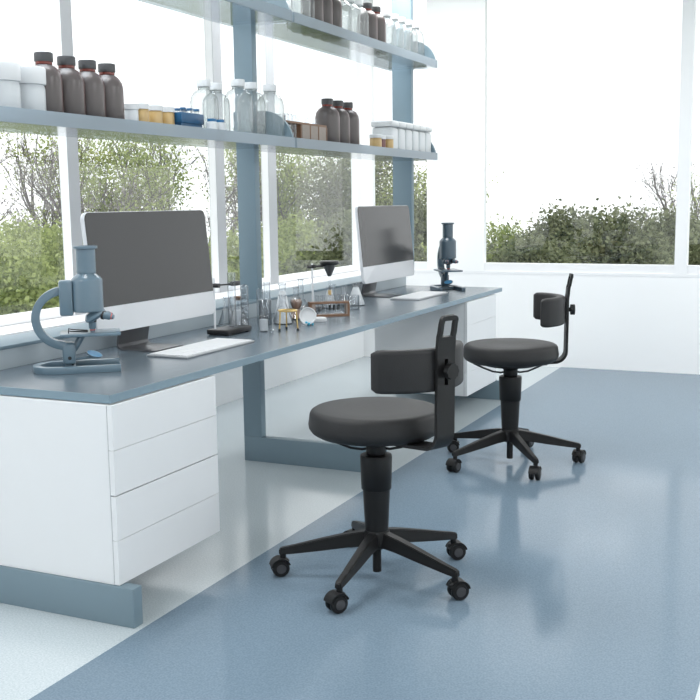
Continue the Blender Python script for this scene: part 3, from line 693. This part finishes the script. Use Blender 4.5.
# ------------------------------------------------------------------ stools
def make_stool(label, loc, back, base, reach=.347):
    o = thing('lab_stool', label, 'stool', (*loc, 0.0016), 0)
    Rb = Matrix.Rotation(back, 4, 'Z')
    # seat cushion
    MB().lathe([(0, .547), (.19, .547), (.212, .551), (.230, .562), (.2395, .577), (.2415, .592), (.239, .608), (.2365, .628), (.232, .637), (.222, .6435), (.208, .6465), (.12, .644), (0, .641)], 64).build('seat', m_seat, o)
    MB().lathe([(0, .53), (.13, .53), (.14, .534), (.14, .546), (0, .546)], 40).build('seat_plate', m_black, o)
    # back bar: strip with handle opening and knob slot
    path = [(.02, .539), (.10, .539), (.18, .541), (.25-.347+reach, .546)]
    for i in range(1, 9):
        a = -pi/2+pi/2*i/8; path.append((reach-.062+.06*cos(a), .608+.06*sin(a)))
    q0 = reach-.347
    path += [(x+q0, z) for x, z in [(.346, .70), (.347, .765), (.347, .775), (.347, .785), (.347, .865), (.347, .875), (.348, .895), (.350, .905), (.353, .942), (.357, .955), (.362, .985), (.366, .998), (.3665, 1.003), (.367, 1.008), (.3675, 1.0115), (.368, 1.013), (.3682, 1.014)]]
    HW = .041
    t = bmesh.new(); cols5 = [-1, -.6, -.2, .2, .6, 1]; rows = []
    for i, (x, z) in enumerate(path):
        a = path[max(0, i-1)]; b_ = path[min(len(path)-1, i+1)]; d = Vector((b_[0]-a[0], b_[1]-a[1])).normalized(); nrm = Vector((d.y, -d.x))
        hw = HW if z < .9 else HW*(1-.06*(z-.9)/.1)
        if z > .998: hw -= .018*(1-math.sqrt(max(0, 1-((z-.998)/.016)**2)))
        rows.append([(Vector((x, c*hw, z)), nrm) for c in cols5])
    half = .0065
    F_ = [[t.verts.new(p+Vector((n_.x, 0, n_.y))*half) for p, n_ in r_] for r_ in rows]
    B_ = [[t.verts.new(p-Vector((n_.x, 0, n_.y))*half) for p, n_ in r_] for r_ in rows]
    def hole(i, j):
        z0 = path[i][1]; z1 = path[i+1][1]; zm = (z0+z1)/2
        if j in (1, 2, 3) and .94 < zm < 1.0 and path[i][1] > .7: return True
        if j == 2 and .77 < zm < .87 and path[i][1] > .7: return True
        return False
    nr, nc = len(path)-1, len(cols5)-1
    for i in range(nr):
        for j in range(nc):
            if hole(i, j): continue
            t.faces.new((F_[i][j], F_[i][j+1], F_[i+1][j+1], F_[i+1][j])); t.faces.new((B_[i][j], B_[i+1][j], B_[i+1][j+1], B_[i][j+1]))
            for (di, dj, e) in ((-1, 0, ((i, j), (i, j+1))), (1, 0, ((i+1, j), (i+1, j+1))), (0, -1, ((i, j), (i+1, j))), (0, 1, ((i, j+1), (i+1, j+1)))):
                ii, jj = i+di, j+dj
                if ii < 0 or jj < 0 or ii >= nr or jj >= nc or hole(ii, jj):
                    (a1, a2), (b1, b2) = e; t.faces.new((F_[a1][a2], F_[b1][b2], B_[b1][b2], B_[a1][a2]))
    bmesh.ops.recalc_face_normals(t, faces=t.faces[:])
    bb_ = MB(); bb_._merge(t, Rb); bar = bb_.build('back_bar', m_black, o, smooth=35)
    # curved pad
    Rp, th, hh = .245, .046, .074; cxp = reach-.009-Rp; t = bmesh.new(); rings = []
    NA = 26; amax = radians(61)
    sec = []
    for cx_, cz_, a0 in [(1, -1, -pi/2), (1, 1, 0), (-1, 1, pi/2), (-1, -1, pi)]:
        for q in range(5):
            a = a0+pi/2*q/4; sec.append((cx_*(th/2-.014)+.014*cos(a), cz_*(hh-.014)+.014*sin(a)))
    for i in range(NA+1):
        u = -1+2*i/NA; a = u*amax; e = max(0, (abs(u)-.88)/.12); s_ = math.sqrt(max(0.0, 1-e*e*.92)); sz = 1-.16*e*e
        rings.append([t.verts.new(((Rp-th/2+dx*s_)*cos(a)+cxp, (Rp-th/2+dx*s_)*sin(a), .826+dz*sz)) for dx, dz in sec])
    for r1, r2 in zip(rings, rings[1:]):
        for q in range(len(sec)): t.faces.new((r1[q], r1[(q+1) % len(sec)], r2[(q+1) % len(sec)], r2[q]))
    t.faces.new(rings[0]); t.faces.new(rings[-1]); bmesh.ops.recalc_face_normals(t, faces=t.faces[:])
    bb_ = MB(); bb_._merge(t, Rb); bb_.build('backrest', m_seat, o, smooth=50)
    # knob
    kn = MB(); P = [((.0265+.0014*cos(10*a))*cos(a), (.0265+.0014*cos(10*a))*sin(a)) for a in [2*pi*i/48 for i in range(48)]]
    kn.prism(P, .365, .386, 'X', T=Rb @ Matrix.Translation((q0, 0, .825)))
    kn.tube([(reach-.002, 0, .825), (reach+.019, 0, .825)], .011, 12, T=Rb).build('knob', m_black, o)
    # under seat levers and bracket
    MB().lathe([(0, .4725), (.034, .4725), (.036, .48), (.036, .505), (.05, .52), (.06, .5295), (0, .5295)], 24).build('bracket', m_black, o)
    for sgn in (1, -1):
        MB().tube([(.02*sgn, .0, .495), (.05*sgn, .0, .490), (.09*sgn, .0, .496), (.14*sgn, .0, .517), (.185*sgn, .0, .54), (.195*sgn, .0, .552)], .005, 8, T=Matrix.Rotation(radians(25), 4, 'Z')).build('lever', m_blackmet, o)
    # column
    MB().lathe([(0, .34), (.052, .34), (.0545, .343), (.058, .463), (.056, .470), (.03, .472), (0, .472)], 36).build('upper_sleeve', m_black, o)
    MB().lathe([(0, .16), (.041, .16), (.043, .2), (.0495, .339), (0, .3395)], 36).build('lower_sleeve', m_black, o)
    # base
    MB().lathe([(0, .118), (.04, .118), (.047, .125), (.05, .165), (.045, .185), (0, .186)], 36).build('hub', m_black, o)
    MB().tube([(0, 0, .117), (0, 0, .022)], .016, 18).build('centre_pin', m_black, o)
    for i in range(5):
        a = base+2*pi*i/5; Ra = Matrix.Rotation(a, 4, 'Z')
        t = bmesh.new(); st_ = [(.03, .024, .125, .182), (.10, .021, .118, .170), (.20, .018, .102, .146), (.30, .015, .088, .120), (.352, .014, .082, .108), (.36, .012, .083, .103)]
        rg = [[t.verts.new(p) for p in ((x, -w_, z0), (x, w_, z0), (x, w_*.8, z1), (x, -w_*.8, z1))] for x, w_, z0, z1 in st_]
        for r1, r2 in zip(rg, rg[1:]):
            for q in range(4): t.faces.new((r1[q], r1[(q+1) % 4], r2[(q+1) % 4], r2[q]))
        t.faces.new(rg[0]); t.faces.new(rg[-1]); bmesh.ops.recalc_face_normals(t, faces=t.faces[:])
        bmesh.ops.bevel(t, geom=t.edges[:], offset=.003, segments=2, affect='EDGES')
        bb_ = MB(); bb_._merge(t, Ra); bb_.tube([(.346, 0, .09), (.346, 0, .056)], .011, 12, T=Ra); leg = bb_.build('leg', m_black, o)
        sw = a+radians([20, -35, 60, -15, 40][i])
        Tc = Ra @ Matrix.Translation((.346, 0, 0)) @ Matrix.Rotation(sw-a, 4, 'Z')
        cs = MB().lathe([(0, .050), (.022, .050), (.023, .056), (.018, .064), (0, .066)], 20, T=Tc).box(-.004, .02, -.006, .006, .03, .056, .002, T=Tc)
        P = [(.012+.037*cos(q), .034+.037*sin(q)) for q in [radians(10+8*j) for j in range(20)]]+[(.012+.031*cos(q), .034+.031*sin(q)) for q in [radians(162-8*j) for j in range(20)]]
        cs.prism(P, -.025, .025, 'Y', T=Tc); cast = cs.build('castor', m_black, leg)
        for sg in (1, -1):
            Tw = Tc @ Matrix.Translation((.012, sg*.015, .032)) @ Matrix.Rotation(pi/2*sg*-1, 4, 'X')
            wh = MB().lathe([(0, -.009), (.029, -.009), (.032, -.005), (.032, .006), (.029, .010), (.02, .0105), (0, .0105)], 28, T=Tw).build('wheel', m_black, cast)
            MB().lathe([(.0, .0105), (.018, .0107), (.017, .013), (0, .0135)], 24, T=Tw).build('hub_cap', m_wheel, wh)
    return o
make_stool('near dark grey wheeled stool, its backrest pad turned toward the bench', (-1.50, 3.45), radians(-25), radians(-160)).scale = (1.03, 1.03, 1.004)
make_stool('far dark grey wheeled stool before the white cabinet, backrest on its right', (-1.526, 5.316), radians(20), radians(-125), .278).scale = (1.045, 1.045, 1)
